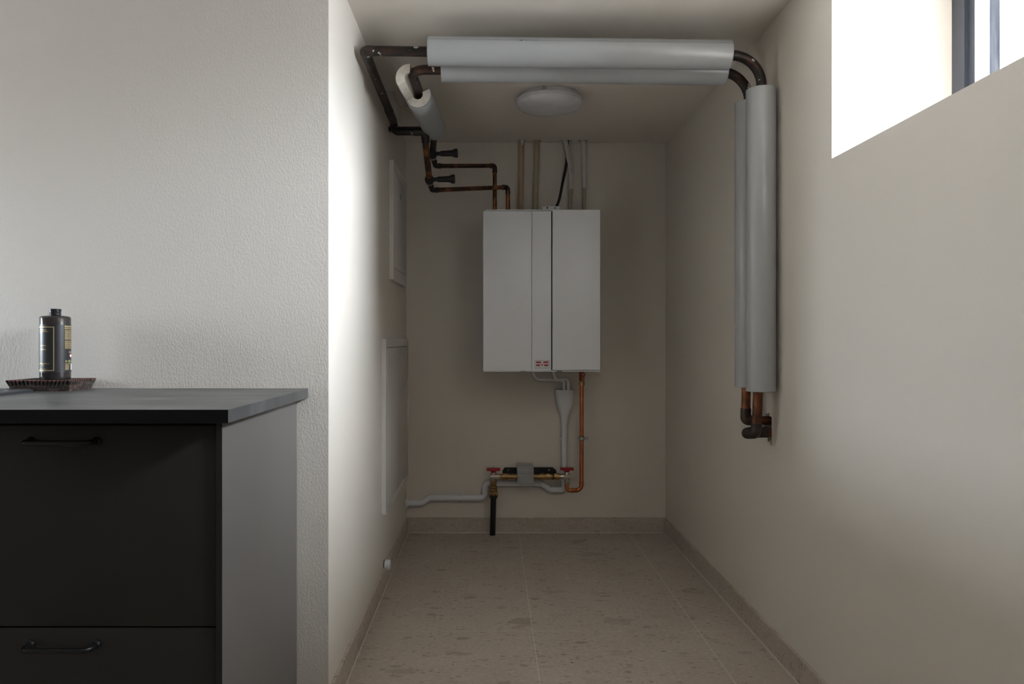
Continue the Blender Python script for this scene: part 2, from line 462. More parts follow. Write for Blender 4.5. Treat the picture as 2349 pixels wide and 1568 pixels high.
b.use('grout').prism([(XL(2.085), 2.085), (XL(2.085)+TB-.002, 2.0855), (XL(YB)+TB-.002, YB-TB), (XL(YB), YB-TB)], fn, .0005, HB-.001)
b.prism([(XL(2.07), 2.0705), (XL(2.07)+TB+.0035, 2.0705), (XL(YB)+TB+.0035, YB-TB), (XL(YB), YB-TB)], fn, 0, .0045)
struct(b, 'baseboard_left')

# ------------------------------------------------------------------ kitchen run
YF = 1.44; ZT = .9186; ZU = .892
XW = -.512
# worktop
SX0, SX1, SY0, SY1 = -1.72, -1.19, 1.53, 1.935
t_ = tag(MB().use('worktop').build('tmp'), '', ''); bpy.data.objects.remove(t_)
b = MB().use('worktop')
b.holed(fn, -2.3, XW, YF, 2.069, ZU, ZT, [(SX0+.03, SX1-.03, SY0+.03, SY1-.03)])
b.bm.faces.ensure_lookup_table()
b.use('worktop_edge'); ie = b.cur
for f in b.bm.faces:
    c = f.calc_center_median()
    if abs(c.y-YF) < 1e-4: f.material_index = ie
wt = b.build('worktop', smooth=False)
tag(wt, 'dark grey stone-look worktop with black front edge against the rolled plaster wall', 'worktop')
mod = wt.modifiers.new('edge_softening', 'BEVEL'); mod.width = .0012; mod.segments = 2; mod.limit_method = 'ANGLE'
# sink
b = MB().use('sink')
def rrect(x0, x1, y0, y1, r, z, n=6):
    P = []
    for cx, cy, a0 in ((x1-r, y1-r, 0), (x0+r, y1-r, 90), (x0+r, y0+r, 180), (x1-r, y0+r, 270)):
        for k in range(n+1):
            a = math.radians(a0+90*k/n); P.append(Vector((cx+r*math.cos(a), cy+r*math.sin(a), z)))
    return P
i_ = .035
b.loops([rrect(SX0, SX1, SY0, SY1, .018, ZT), rrect(SX0, SX1, SY0, SY1, .018, ZT+.006), rrect(SX0+.004, SX1-.004, SY0+.004, SY1-.004, .016, ZT+.008),
         rrect(SX0+i_, SX1-i_, SY0+i_, SY1-i_, .03, ZT+.007), rrect(SX0+i_+.004, SX1-i_-.004, SY0+i_+.004, SY1-i_-.004, .03, ZT), rrect(SX0+i_+.01, SX1-i_-.01, SY0+i_+.01, SY1-i_-.01, .04, ZT-.17)], cap1=True)
tag(b.build('sink'), 'black drop-in sink whose rim corner shows at the left end of the worktop', 'sink')

def make_handle(parent, xl, xr, zb, yf):
    b = MB().use('handle'); r = .0056; yb = yf-.034
    P = fillet([(xl, yf-.001, zb), (xl, yb, zb), (xr, yb, zb), (xr, yf-.001, zb)], .016, 8)
    b.tube(P, r, 14)
    for x in (xl, xr): b.turned((x, yf, zb), (x, yf-.007, zb), [(0, .009), (.5, .009), (1, .006)], 18)
    return b.build('handle', parent)
# drawer cabinet
cb = thing('drawer_cabinet', 'black base cabinet with two drawers and bar handles under the worktop end', 'cabinet', (-.86, 1.78, 0))
b = MB().use('carcass'); b.box(-1.172, -.5575, 1.522, 2.055, .1, ZU-.001); b.box(-1.17, -.56, 1.56, 2.05, 0, .1); b.build('carcass', cb, False)
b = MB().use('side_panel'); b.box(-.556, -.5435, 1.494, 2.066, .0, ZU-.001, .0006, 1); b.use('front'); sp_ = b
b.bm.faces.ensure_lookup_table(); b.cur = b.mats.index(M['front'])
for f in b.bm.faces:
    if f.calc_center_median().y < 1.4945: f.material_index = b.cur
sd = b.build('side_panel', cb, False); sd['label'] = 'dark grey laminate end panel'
XH0, XH1 = -.932, -.799
for z0_, z1_, zh in ((.4745, .8805, .8495), (.06, .4712, .439)):
    b = MB().use('front'); b.box(-1.170, -.5575, 1.50, 1.521, z0_, z1_, .0012, 2)
    d = b.build('drawer', cb); make_handle(d, XH0, XH1, zh, 1.50)
# sink cabinet beside it (outside the frame)
c2 = thing('sink_cabinet', 'black base cabinet with doors below the sink', 'cabinet', (-1.74, 1.78, 0))
b = MB().use('carcass'); b.box(-2.3, -1.174, 1.522, 1.526, .1, ZU-.001); b.box(-2.3, -2.28, 1.526, 2.055, .1, ZU-.001); b.box(-1.19, -1.174, 1.526, 2.055, .1, ZU-.001); b.box(-2.28, -1.19, 1.56, 2.05, 0, .12); b.build('carcass', c2, False)
for x0_, x1_ in ((-2.298, -1.738), (-1.735, -1.174)):
    b = MB().use('front'); b.box(x0_, x1_, 1.50, 1.521, .06, .8805, .0012, 2); d = b.build('door', c2)
    make_handle(d, (x0_+x1_)/2-.0665, (x0_+x1_)/2+.0665, .8495, 1.50)

# carved wooden tray
TX0, TX1, TY0, TY1 = -1.262, -1.112, 1.948, 2.056
zt0, zt1 = ZT, ZT+.029
b = MB().use('wood')
peri = []
def edge(p, q, n, nx, ny):
    for k in range(n): peri.append((p[0]+(q[0]-p[0])*k/n, p[1]+(q[1]-p[1])*k/n, nx, ny, k/n, n))
NF, NS = 136, 96
edge((TX0, TY0), (TX1, TY0), NF, 0, -1); edge((TX1, TY0), (TX1, TY1), NS, 1, 0); edge((TX1, TY1), (TX0, TY1), NF, 0, 1); edge((TX0, TY1), (TX0, TY0), NS, -1, 0)
cxm, cym = (TX0+TX1)/2, (TY0+TY1)/2
def tloop(z, fl, gr, inset=0.0):
    L = []
    for x, y, nx, ny, s_, n in peri:
        sx = 1+fl/((TX1-TX0)/2)-inset/((TX1-TX0)/2); sy = 1+fl/((TY1-TY0)/2)-inset/((TY1-TY0)/2)
        X = cxm+(x-cxm)*sx; Y = cym+(y-cym)*sy
        per = 16 if n == NF else 12
        g = max(0, math.sin(s_*per*2*PI))**.7*gr
        L.append(Vector((X-nx*g, Y-ny*g, z)))
    return L
b.loops([tloop(zt0, 0, 0), tloop(zt0+.013, .0045, 0.0), tloop(zt0+.0145, .005, .0005), tloop(zt0+.018, .0065, .0045), tloop(zt1-.002, .0098, .0070)], cap0=True)
b.use('tray_red').loops([tloop(zt1-.002, .0098, .0070), tloop(zt1, .0098, .0062)])
b.use('wood').loops([tloop(zt1, .0098, .0062), tloop(zt1, 0, 0, .003), tloop(zt0+.0245, 0, 0, .008)], cap1=True)
tag(b.build('wooden_tray', angle=50), 'small dark carved wooden tray with notched reddish rim under the bottle', 'tray')

# bottle
BX, BY, BR, BZ = -1.178, 2.0, .0376, zt0+.0246
zw = lambda py: HC-(py-VY)*1.965/F
bt = thing('bottle', 'black bottle with gold-framed black label standing on the carved wooden tray', 'bottle', (BX, BY, BZ))
zs = zw(725)
b = MB().use('bottle')
H = zs-BZ
b.turned((BX,BY,BZ), (BX,BY,BZ+1), [(0, BR-.006), (.0015, BR-.003), (.006, BR-.0004), (.009, BR), (H-.004, BR), (H-.001, BR-.0015), (H+.001, BR-.005), (H+.0025, BR-.016), (H+.004, .0125), (H+.010, .0125)], 64)
b.build('bottle_body', bt)
b = MB().use('cap'); z0c = zs+.0045; hc = zw(707)-z0c
pr = [(0, .0145), (.05, .0147), (.12, .0142), (.2, .0142), (.24, .0138), (.3, .0142), (.62, .0142), (.66, .0148), (.72, .0148), (.76, .0143), (.80, .0149), (.93, .0149), (1, .0138)]
b.turned((BX,BY,z0c), (BX,BY,z0c+hc), pr, 40); b.build('cap', bt)
def cyl(ang, z, r): a = math.radians(ang); return Vector((BX+r*math.cos(a), BY+r*math.sin(a), z))
def patch(mb, a0, a1, z0, z1, r, n=None):
    n = n or max(1, int(abs(a1-a0)/4))
    mb.loops([[cyl(a0+(a1-a0)*k/n, z0, r) for k in range(n+1)], [cyl(a0+(a1-a0)*k/n, z1, r) for k in range(n+1)]], closed=False)
lz0, lz1 = zw(854), zw(743.6)
b = MB().use('label')
rl = BR+.0004
b.loops([[cyl(360*k/72, z, r) for k in range(72)] for z, r in ((lz0, BR-.0002), (lz0, rl), (lz1, rl), (lz1, BR-.0002))])
r2 = rl+.00025
b.use('gold')
ac = -107; hw = 43.5
fz0, fz1 = zw(850), zw(749); tw = 2.6
patch(b, ac-hw, ac+hw, fz1-.0018, fz1, r2); patch(b, ac-hw, ac+hw, fz0, fz0+.0018, r2)
patch(b, ac+hw-tw, ac+hw, fz0, fz1, r2, 2); patch(b, ac-hw, ac-hw+tw, fz0, fz1, r2, 2)
def ltext(s_, z, size, a=ac, width=None):
    put_text(b, s_, size, lambda x, y: cyl(a+math.degrees(x/BR), z+y, r2), width=width)
ltext('SOFTENER', zw(756.5), .0046); ltext('CONCENTRAT', zw(760.3), .0046)
ltext('SANTAL', zw(792.5), .0052); ltext('&', zw(797), .0040); ltext('TONKA', zw(801.3), .0052)
ltext('CERERIA MOLLA', zw(833.6), .0048); ltext('1899', zw(837), .0034); ltext('1000 ml   33.8 fl. oz', zw(846), .0030)
random.seed(8)
def lines(a0, a1, py0, py1, n, fill=.55, ragged=0):
    for k in range(n):
        py = py0+(py1-py0)*(k+.5)/n; hgt = (py1-py0)/n*fill*1.965/F
        a = a0; end = a1-random.random()*ragged
        while a < end:
            w = 1.6+random.random()*4.5; patch(b, a, min(a+w, end), zw(py)-hgt/2, zw(py)+hgt/2, r2, 1); a += w+.7
lines(-24, 28, 746, 750.5, 2, .75); lines(-24, 28, 752, 754, 1, .9)
lines(-23, 28, 756, 779, 11, .5, 4); lines(-23, 28, 781, 800, 8, .5, 6)
lines(-3, 22, 806, 810, 2, .7); lines(-23, 26, 834, 836, 1, .7); lines(-22, 2, 837, 849, 8, .5, 9)
for k in range(14):   # recycling ring
    a = k*25; a_ = math.radians(a); patch(b, -17+3.6*math.cos(a_)-1, -17+3.6*math.cos(a_)+1, zw(829)+.0023*math.sin(a_)-.0005, zw(829)+.0023*math.sin(a_)+.0005, r2, 1)
b.use('lgreen'); patch(b, -5.5, 1, zw(832), zw(826), r2, 2); patch(b, 8, 14, zw(832), zw(826), r2, 2)
b.use('lwhite'); patch(b, 11, 24, zw(849), zw(835), r2, 3)
for nm, rr, hh_, aa, up in (('lred', r2, .0066, 12, 0), ('lwhite', r2+.0002, .0046, 8.4, 0)):
    b.use(nm); za = zw(816)
    V = [b.bm.verts.new(cyl(8+da, za+dz, rr+.0006)) for da, dz in ((-aa, 0), (0, -hh_), (aa, 0), (0, hh_))]; b.face(V)
lb = b.build('label', bt); lb['label'] = 'black label with gold frame and lettering'

# ------------------------------------------------------------------ wall-hung heating unit
YU = 3.67; SC = YU/F
ux = lambda px: (px-VX)*SC
uz = lambda py: HC-(py-VY)*SC
hu = thing('heating_unit', 'tall white wall-hung heating unit with red badge on the back wall', 'heating unit', (ux(1242), 3.86, uz(850)))
b = MB().use('boiler_side'); b.box(ux(1109), ux(1375.5), YU+.019, YB, uz(849.5), uz(482.5), .002, 1); b.build('casing', hu)
for nm, x0_, x1_, t0_, b0_, yy in (('left_door', 1108, 1219.6, 483.5, 850, YU), ('centre_panel', 1220.2, 1264.6, 483.8, 849.5, YU), ('right_door', 1267.2, 1377, 481, 848.5, YU-.003)):
    b = MB().use('white'); b.box(ux(x0_), ux(x1_), yy, YU+.018, uz(b0_), uz(t0_), .003, 3); b.build({'left_door':'door','right_door':'door','centre_panel':'front_panel'}[nm], hu)
b = MB().use('dark_gap'); b.box(ux(1262), ux(1372), YU+.010, YU+.0195, uz(848), uz(484.5)); b.build('gap_backing', hu, False)
b = MB().use('white')
for x0_, x1_ in ((1110, 1194), (1206, 1278), (1290, 1376)): b.box(ux(x0_), ux(x1_), YU+.003, YU+.03, uz(852), uz(850), .0005, 1)
b.build('bottom_flange', hu)
b = MB().use('white'); b.box(ux(1114), ux(1370), YU+.004, YB, uz(482.5), uz(480.2), .0006, 1); b.build('top_plate', hu)
# badge
b = MB().use('zinc')
yb_ = YU-.0002
fb = lambda u, v, d: Vector((ux(u), d, uz(v)))
def rr2(x0, x1, y0, y1, r, n=5):
    P = []
    for cx, cy, a0 in ((x1-r, y1-r, 0), (x0+r, y1-r, 90), (x0+r, y0+r, 180), (x1-r, y0+r, 270)):
        for k in range(n+1): a = math.radians(a0+90*k/n); P.append((cx+r*math.cos(a), cy+r*math.sin(a)))
    return P
b.prism(rr2(1226.4, 1260.8, 826.0, 845.6, 1.2), fb, yb_+.001, yb_-.0015)
bd = b.build('badge', hu, False)
b = MB().use('lwhite'); b.prism(rr2(1227.5, 1259.7, 827.0, 844.6, .8), fb, yb_-.0014, yb_-.0019); b.build('badge_plate', bd, False)
b = MB().use('red')
for poly in ([(1229.5, 828.6), (1239.3, 828.6), (1243.0, 832.4), (1229.5, 832.4)], [(1257.9, 828.6), (1247.9, 828.6), (1244.4, 832.4), (1257.9, 832.4)],
             [(1229.5, 835.3), (1239.2, 835.3), (1239.2, 839.1), (1229.5, 839.1)], [(1257.9, 835.3), (1248.2, 835.3), (1248.2, 839.1), (1257.9, 839.1)], [(1240.2, 835.3), (1247.2, 835.3), (1243.7, 839.1)]):
    b.prism(poly, fb, yb_-.0018, yb_-.0023)
b.build('logo', bd, False)
b = MB().use('print')
put_text(b, 'METRO THERM', .0056, lambda x, y: Vector((ux(1243.7)+x, yb_-.0022, uz(842.1)+y)), width=28.5*SC); b.build('lettering', bd, False)
b = MB().use('white'); p0 = W(1243, 475.5, 3.86); p1 = W(1283, 475.5, 3.86)
b.box(p0.x, p1.x, 3.83, 3.90, uz(480.2)-.001, p0.z, .003, 2); b.box(p1.x-.028, p1.x-.002, 3.85, 3.88, p0.z-.001, p0.z+.004, .001, 1)
b.use('print').box(p0.x+.022, p0.x+.030, 3.8292, 3.831, p0.z-.011, p0.z-.004); b.box(p0.x+.06, p0.x+.072, 3.8292, 3.831, p0.z-.010, p0.z-.006)
b.build('terminal_box', hu)
BTOP = uz(480.2); BBOT = uz(849.5)

# ------------------------------------------------------------------ heating pipes
hp = thing('heating_pipe', 'patinated copper heating pipe nearest the room, running wall to wall below the ceiling', 'pipe', (XL(2.47)+.03, 2.47, 2.0))
A0 = Vector((.99, 2.53, .738))
b = MB().use('patina')
A = fillet([(-.29, 3.22, 1.957), (-.425, 3.22, 1.957), (-.425, 3.22, 1.998), (-.424, 2.47, 2.016), (.90, 2.47, 2.0), (.888, 2.47, .885)], [.02, .02, .035, .10], 10)
b.tube(A, .0165, 20); b.build('pipe', hp)
b = MB().use('patina3')
b.tube(fillet([(.888, 2.47, .89), (.882, 2.47, .742), (.862, 2.515, .736), (.882, 2.53, .738), A0], [.02, .012, .006], 8), .0158, 20); q = b.build('lower_pipe', hp); q['label'] = 'reddish copper lower end entering the wall'
b = MB().use('fitting')
b.tube(fillet([(.8835, 2.47, .775), (.882, 2.47, .742), (.862, 2.515, .736), (.886, 2.53, .738)], [.022, .014], 8), .0185, 20); b.build('elbow', hp); b = MB().use('fitting'); b.tube([(.905, 2.53, .738), (.94, 2.53, .738)], .0182, 18); b.build('socket', hp)
b = MB().use('fitting')
b.tube(fillet([(-.34, 3.22, 1.957), (-.29, 3.22, 1.957), (-.289, 3.24, 1.915)], .02, 8), .0178, 18); b.build('elbow', hp)
b = MB().use('fitting'); b.tube(fillet([(-.3945, 2.47, 2.0155), (-.424, 2.47, 2.016), (-.424, 2.53, 2.0145)], .034, 8), .0176, 18); b.build('elbow', hp)
b = MB().use('fitting'); b.tube([(-.425, 3.06, 2.0), (-.425, 3.19, 1.9985)], .0182, 18); b.build('socket', hp)
VA = W(985, 412, 3.43)
b = MB().use('patina2'); b.tube(fillet([(-.29, 3.225, 1.95), (-.289, 3.25, 1.90), VA], .02, 5), .0142, 18); b.build('riser', hp)
CA = W(991, 436, 3.50); EA = W(1165, 429, 3.80)
EAd = Vector((EA.x, EA.y, BTOP))
b = MB().use('patina2'); b.tube(fillet([VA, CA, EA, EAd], [.02, .022], 8), .0108, 16); b.build('branch_pipe', hp)
def fit_elbow(parent, p, c, q, r, l):
    d1 = (Vector(p)-c).normalized(); d2 = (Vector(q)-c).normalized()
    b = MB().use('fitting'); b.tube(fillet([c+d1*l, c, c+d2*l], .02, 8), r, 16)
    for d in (d1, d2): b.tube([c+d*(l-.004), c+d*(l+.003)], r*1.1, 16)
    b.build('elbow', parent)
fit_elbow(hp, VA, CA, EA, .0122, .030); fit_elbow(hp, CA, EA, EAd, .0122, .032)
def valve(parent, p, up, down):
    d = (Vector(down)-Vector(up)).normalized()
    b = MB().use('black'); b.turned(p-d*.020, p+d*.020, [(0, .016), (.15, .0185), (.35, .0215), (.65, .0215), (.85, .0185), (1, .015)], 20)
    b.use('zinc').turned(p+d*.018, p+d*.024, [(0, .0165), (1, .0165)], 18)
    v_ = b.build('valve', parent)
    b = MB().use('black')
    x = p+Vector((.018, -.004, .0)); e = p+Vector((.118, -.012, .001))
    b.turned(x, e, [(0, .009), (.2, .009), (.21, .0125), (.72, .0145), (.8, .017), (.86, .0205), (.98, .0215), (1, .019)], 20)
    h_ = b.build('handle', v_)
valve(hp, VA, (-.289, 3.25, 1.90), CA)

hp2 = thing('heating_pipe', 'second patinated copper heating pipe behind the first, with an elbow entering the open foam sleeve', 'pipe', (-.28, 2.585, 2.0))
b = MB().use('patina')
B = fillet([(-.262, 3.36, 1.99), (-.283, 2.585, 1.995), (.898, 2.585, 1.987), (.888, 2.585, .89)], [.055, .10], 10)
b.tube(B, .0165, 20); b.build('pipe', hp2)
b = MB().use('patina3'); b.tube(fillet([(.888, 2.585, .893), (.884, 2.58, .773), (.99, 2.562, .775)], .022, 8), .0155, 20); q = b.build('lower_pipe', hp2); q['label'] = 'reddish copper lower end entering the wall'
b = MB().use('fitting'); b.tube(fillet([(.885, 2.581, .815), (.884, 2.58, .773), (.905, 2.577, .7735)], .022, 8), .0178, 20); b.build('elbow', hp2)
CB0 = Vector((-.263, 3.385, 1.99)); VB = W(992, 353, 3.46); CB = W(999, 380.5, 3.52); EB = W(1135, 380, 3.88); EBd = Vector((EB.x, EB.y, BTOP))
b = MB().use('fitting'); b.tube(fillet([(-.2625, 3.34, 1.99), CB0, VB], .02, 6), .0150, 18); b.build('riser', hp2)
b = MB().use('patina2'); b.tube(fillet([VB, CB, EB, EBd], [.02, .022], 8), .0108, 16); b.build('branch_pipe', hp2)
fit_elbow(hp2, VB, CB, EB, .0122, .030); fit_elbow(hp2, CB, EB, EBd, .0122, .032)
valve(hp2, VB, CB0, CB)

# insulation sleeves
def sleeve(a, b_, label, seam_deg=50, R=.0492, ri=.018):
    a = Vector(a); b_ = Vector(b_); d = (b_-a).normalized(); L = (b_-a).length
    o = thing('pipe_insulation', label, 'pipe insulation', a, 'white insulation sleeves on the heating pipes')
    up = Vector((0,0,1)) if abs(d.z) < .9 else Vector((0,-1,0))
    w = (up-d*up.dot(d)).normalized()      # "up" in the section
    u = Vector((0,-1,0)) if abs(d.z) < .9 else Vector((-1,0,0))
    u = (u-d*u.dot(d)-w*u.dot(w)).normalized()
    n = 56; s0 = math.radians(seam_deg)
    def sec(t, rad_in, rad_out, jit=0):
        P = []
        for k in range(n+1):
            a_ = s0-2*PI*k/n
            r = rad_out-(.0014*min(1, k/12))
            P.append(a+d*t+(u*math.cos(a_)+w*math.sin(a_))*r)
        P.append(P[0].lerp(a+d*t, .03))
        return P
    m_ = MB().use('jacket')
    ts = [0, .003]+[L*k/14 for k in range(1, 14)]+[L-.003, L]
    rows = []
    for i, t in enumerate(ts):
        rows.append(sec(t, 0, R+(.0012 if i in (0, len(ts)-1) else 0)*0))
    m_.loops(rows, closed=False)
    J = m_.build('jacket', o, angle=25)
    sl = J.modifiers.new('jacket_thickness', 'SOLIDIFY'); sl.thickness = .0008; sl.offset = -1
    f_ = MB().use('foam')
    def ring(t, r): return [a+d*t+(u*math.cos(2*PI*k/40)+w*math.sin(2*PI*k/40))*r for k in range(40)]
    f_.loops([ring(.002, ri), ring(.002, R-.0026), ring(L-.002, R-.0026), ring(L-.002, ri), ring(.002, ri)])
    f_.build('foam', o)
    return o, u, w, d
o, u, w, d = sleeve((-.212, 2.47, 2.0150), (.792, 2.47, 2.0020), 'long white insulation sleeve nearest the room, horizontal under the ceiling, with tiny black print', 31)
# print beside the seam
b = MB().use('print')
a_ = Vector((-.212, 2.47, 2.0150)); R_ = .0494
def on(x, y):
    an = math.radians(27.0)+y/R_; P = a_+d*((x))
    return P+(u*math.cos(an)+w*math.sin(an))*R_
t0_ = .295
for s_, xx, wd in (('III', .295, .006), ('32/40 30 x', .320, .012), ('14/1', .332, .007), ('180 ISOROHR', .341, .021)):
    put_text(b, s_, .0042, lambda x, y, xx=xx: on(xx+x, y), 'LEFT', wd)
V = [b.bm.verts.new(on(x, y)) for x, y in ((.305, -.0015), (.3138, -.0015), (.3138, .0015), (.305, .0015))]; b.face(V)
b.build('lettering', o, False)
sleeve((-.175, 2.587, 2.0030), (.815, 2.587, 1.9915), 'second white horizontal insulation sleeve, tucked behind and below the longest one', 120)
sleeve((.897, 2.47, 1.887), (.897, 2.47, .882), 'white vertical insulation sleeve in front, against the right wall below the window side', 200)
sleeve((.898, 2.587, 1.880), (.898, 2.587, .889), 'white vertical insulation sleeve half hidden behind the front one at the right wall', 200)

# open, stepped foam sleeve on the second pipe
oc = thing('pipe_insulation', 'short open insulation sleeve with cream foam core, above the black valves', 'pipe insulation', (-.28, 2.8, 1.99), 'white insulation sleeves on the heating pipes')
PA, PB = Vector((-.288, 2.60, 1.972)), Vector((-.252, 3.36, 1.993))
def cpos(Y, ang, r):
    t = (Y-PA.y)/(PB.y-PA.y); c = PA.lerp(PB, t); an = math.radians(ang); return Vector((c.x+r*math.cos(an), Y, c.z+r*math.sin(an)))
def arc(mb, a0, a1, y0, y1, ri, ro, n=26):
    rows = []
    for k in range(n+1):
        an = a0+(a1-a0)*k/n
        rows.append([cpos(y0, an, ri), cpos(y0, an, ro), cpos(y1, an, ro), cpos(y1, an, ri)])
    mb.loops(rows, cap0=True, cap1=True)
b = MB().use('foam'); arc(b, 88, 214, 2.60, 3.29, .019, .049); b.build('foam', oc)
b = MB().use('foam'); arc(b, 214, 385, 2.79, 3.29, .019, .049); b.build('foam', oc)
b = MB().use('wrinkle')
n = 44
def jrow(a, y): return cpos(y, a, .0502)
rows = []
ys = [2.61, 2.66, 2.72, 2.79, 2.9, 3.05, 3.2, 3.27]
for y in ys:
    a1 = 232 if y < 2.785 else 398
    if y < 2.7: a1 = 214
    rows.append([cpos(max(y, 2.60), 150+(a1-150)*k/n, .0502) for k in range(n+1)])
rows2 = rows[:3]; 
b.loops(rows2+[rows[3][:1]*0 or [cpos(2.789, 150+(232-150)*k/n, .0502) for k in range(n+1)]], closed=False)
b.loops(rows[3:]+[[cpos(3.31, 150+(398-150)*k/n, .047) for k in range(n+1)], [cpos(3.345, 150+(398-150)*k/n, .037) for k in range(n+1)], [cpos(3.365, 150+(398-150)*k/n, .021) for k in range(n+1)]], closed=False)
J = b.build('jacket', oc, angle=60); sl = J.modifiers.new('jacket_thickness', 'SOLIDIFY'); sl.thickness = .0008; sl.offset = 1

# black bar by the recess
b = MB().use('black_steel'); b.box(XL(3.3)+.005, -.315, 3.285, 3.315, 1.980, 1.998, .001, 1)
tag(b.build('black_bar'), 'black bar behind the copper pipe in the ceiling recess', 'bracket')

# ------------------------------------------------------------------ ceiling lamp
lp = Vector((.253, 3.265, ZC))
lo = thing('ceiling_lamp', 'round white opal ceiling lamp behind the horizontal insulation sleeves', 'ceiling lamp', lp)
b = MB().use('lamp_base'); b.turned(lp, lp+Vector((0,0,-1)), [(0, .124), (.004, .126), (.022, .128), (.024, .12)], 64); b.build('base', lo)
b = MB().use('opal'); b.turned(lp, lp+Vector((0,0,-1)), [(.021, .12), (.021, .144), (.0235, .1465), (.031, .1468), (.033, .1445), (.036, .1452), (.046, .141), (.056, .128), (.062, .108), (.066, .08), (.069, .045), (.070, .001)], 72); b.build('diffuser', lo)
b = MB().use('zinc'); b.box(lp.x-.040, lp.x-.022, lp.y-.1305, lp.y-.108, ZC-.020, ZC-.001, .001, 1); b.build('clip', lo)

# ------------------------------------------------------------------ cabinets on the left wall
def wall_cab(name, label, cat, y0, y1, z0, z1, t, door, lockpos, glossy, group=None):
    xw = XL((y0+y1)/2)-.003; xf = XL(y0)+t
    o = thing(name, label, cat, (xw, (y0+y1)/2, z0), group)
    dy0, dy1, dz0, dz1 = door
    b = MB().use('cab_white'); b.holed(fnx, y0, y1, z0, z1, xf, xw, [(dy0-.002, dy1+.002, dz0-.002, dz1+.002)]); 
    fr_ = b.build('frame', o, False); md = fr_.modifiers.new('edge_softening', 'BEVEL'); md.width = .0012; md.segments = 2; md.limit_method = 'ANGLE'
    b = MB().use('dark_gap'); b.box(xw, xf-.006, dy0-.002, dy1+.002, dz0-.002, dz1+.002); b.build('recess', o, False)
    b = MB().use(glossy); b.box(xf-.005, xf+.0005, dy0, dy1, dz0, dz1, .0012, 2); d = b.build('door', o)
    ly, lz = lockpos
    b = MB().use('zinc'); b.turned((xf, ly, lz), (xf+.005, ly, lz), [(0, .0115), (.6, .0115), (1, .009)], 24); b.use('print').box(xf+.005, xf+.0054, ly-.0015, ly+.0015, lz-.005, lz+.005)
    k = b.build('lock', d); return o
M['cab_gloss'] = mat('glossy_white_cabinet_door', (.60, .575, .55), .09)
wall_cab('fuse_cabinet', 'narrow white metal wall cabinet high on the left wall, with a round lock', 'wall cabinet', 3.356, 3.865, 1.327, 1.868, .019, (3.385, 3.835, 1.385, 1.828), (3.60, 1.745), 'cab_white')
wall_cab('manifold_cabinet', 'tall glossy white wall cabinet low on the left wall, above the pipe stub', 'wall cabinet', 3.115, 3.95, .318, 1.056, .017, (3.150, 3.915, .352, 1.018), (3.62, .955), 'cab_gloss')

# pipe stub
ps = thing('pipe_stub', 'short capped white pipe stub on the left wall just above the baseboard', 'pipe stub', (XL(3.18), 3.18, .088))
x0 = XL(3.18)
b = MB().use('pvc'); b.turned((x0-.004, 3.18, .088), (x0+.022, 3.18, .088), [(0, .0195), (1, .0195)], 28); b.build('pipe', ps)
b = MB().use('pvc'); b.turned((x0+.004, 3.18, .088), (x0+.028, 3.18, .088), [(0, .0225), (.75, .0225), (.93, .021), (1, .018)], 28); b.build('cap', ps)
b = MB().use('dark_gap'); b.turned((x0+.0001, 3.18, .088), (x0+.0035, 3.18, .088), [(0, .0228), (1, .0228)], 28); b.build('gasket', ps)

# ------------------------------------------------------------------ risers at the back
YH = 4.026
def down(o, name, m_, pts, r, n=16):
    b = MB().use(m_); b.tube(pts, r, n); return b.build(name, o)
def curve(pts, n=8):
    pts = [Vector(p) for p in pts]; out = []
    for i in range(len(pts)-1):
        p0 = pts[max(i-1,0)]; p1 = pts[i]; p2 = pts[i+1]; p3 = pts[min(i+2, len(pts)-1)]
        for k in range(n):
            t = k/n
            out.append(.5*((2*p1)+(p2-p0)*t+(2*p0-5*p1+4*p2-p3)*t*t+(3*p1-p0-3*p2+p3)*t**3))
    out.append(pts[-1]); return out
def drop(px, py, Y=YH): return W(px, py, Y)
ztop = ZC+.085
p = drop(1197, 321); q = drop(1194, 481); q.z = BTOP
h1_ = thing('riser_pipe', 'tan plastic pipe from ceiling to heating unit, leftmost, with a torn white top', 'pipe', q, 'plastic pipes dropping from the ceiling')
down(h1_, 'pipe', 'tan_hose', [(p.x, p.y, ztop), p, q], .0135)
b = MB().use('lwhite')
rws = []
for k in range(9):
    an = math.radians(-150+k*15.5); c = p
    lo_ = (.018, .012, .002, -.014, -.030, -.034, -.022, .0, .014)[k]
    rws.append([Vector((p.x+.0146*math.cos(an), p.y+.0146*math.sin(an), p.z+lo_)), Vector((p.x+.0146*math.cos(an), p.y+.0146*math.sin(an), ztop))])
b.loops(rws, closed=False); sh = b.build('torn_sheath', h1_); sl = sh.modifiers.new('thickness', 'SOLIDIFY'); sl.thickness = .0015
p = drop(1232, 321); q = drop(1227, 481); q.z = BTOP
h2_ = thing('riser_pipe', 'beige plastic pipe from ceiling to heating unit, right of the tan one', 'pipe', q, 'plastic pipes dropping from the ceiling')
down(h2_, 'pipe', 'beige_hose', [(p.x, p.y, ztop), p, q], .0135)
q = drop(1306, 490); q.z = BTOP
h3_ = thing('riser_pipe', 'pale pipe in a curved white sheath with black print, beside the black cable', 'pipe', q, 'plastic pipes dropping from the ceiling')
C3 = curve([(drop(1293, 318, 4.018).x, 4.018, ztop), drop(1296.5, 321, 4.018), drop(1303.5, 355, 4.018), drop(1309, 395, 4.018), drop(1310.5, 434, 4.018)])
down(h3_, 'sheath', 'white_hose', C3, .0135)
down(h3_, 'pipe', 'pale_hose', curve([drop(1310.3, 431, 4.018), drop(1309, 450, 4.02), (q.x, q.y, q.z)]), .0115)
b = MB().use('print')
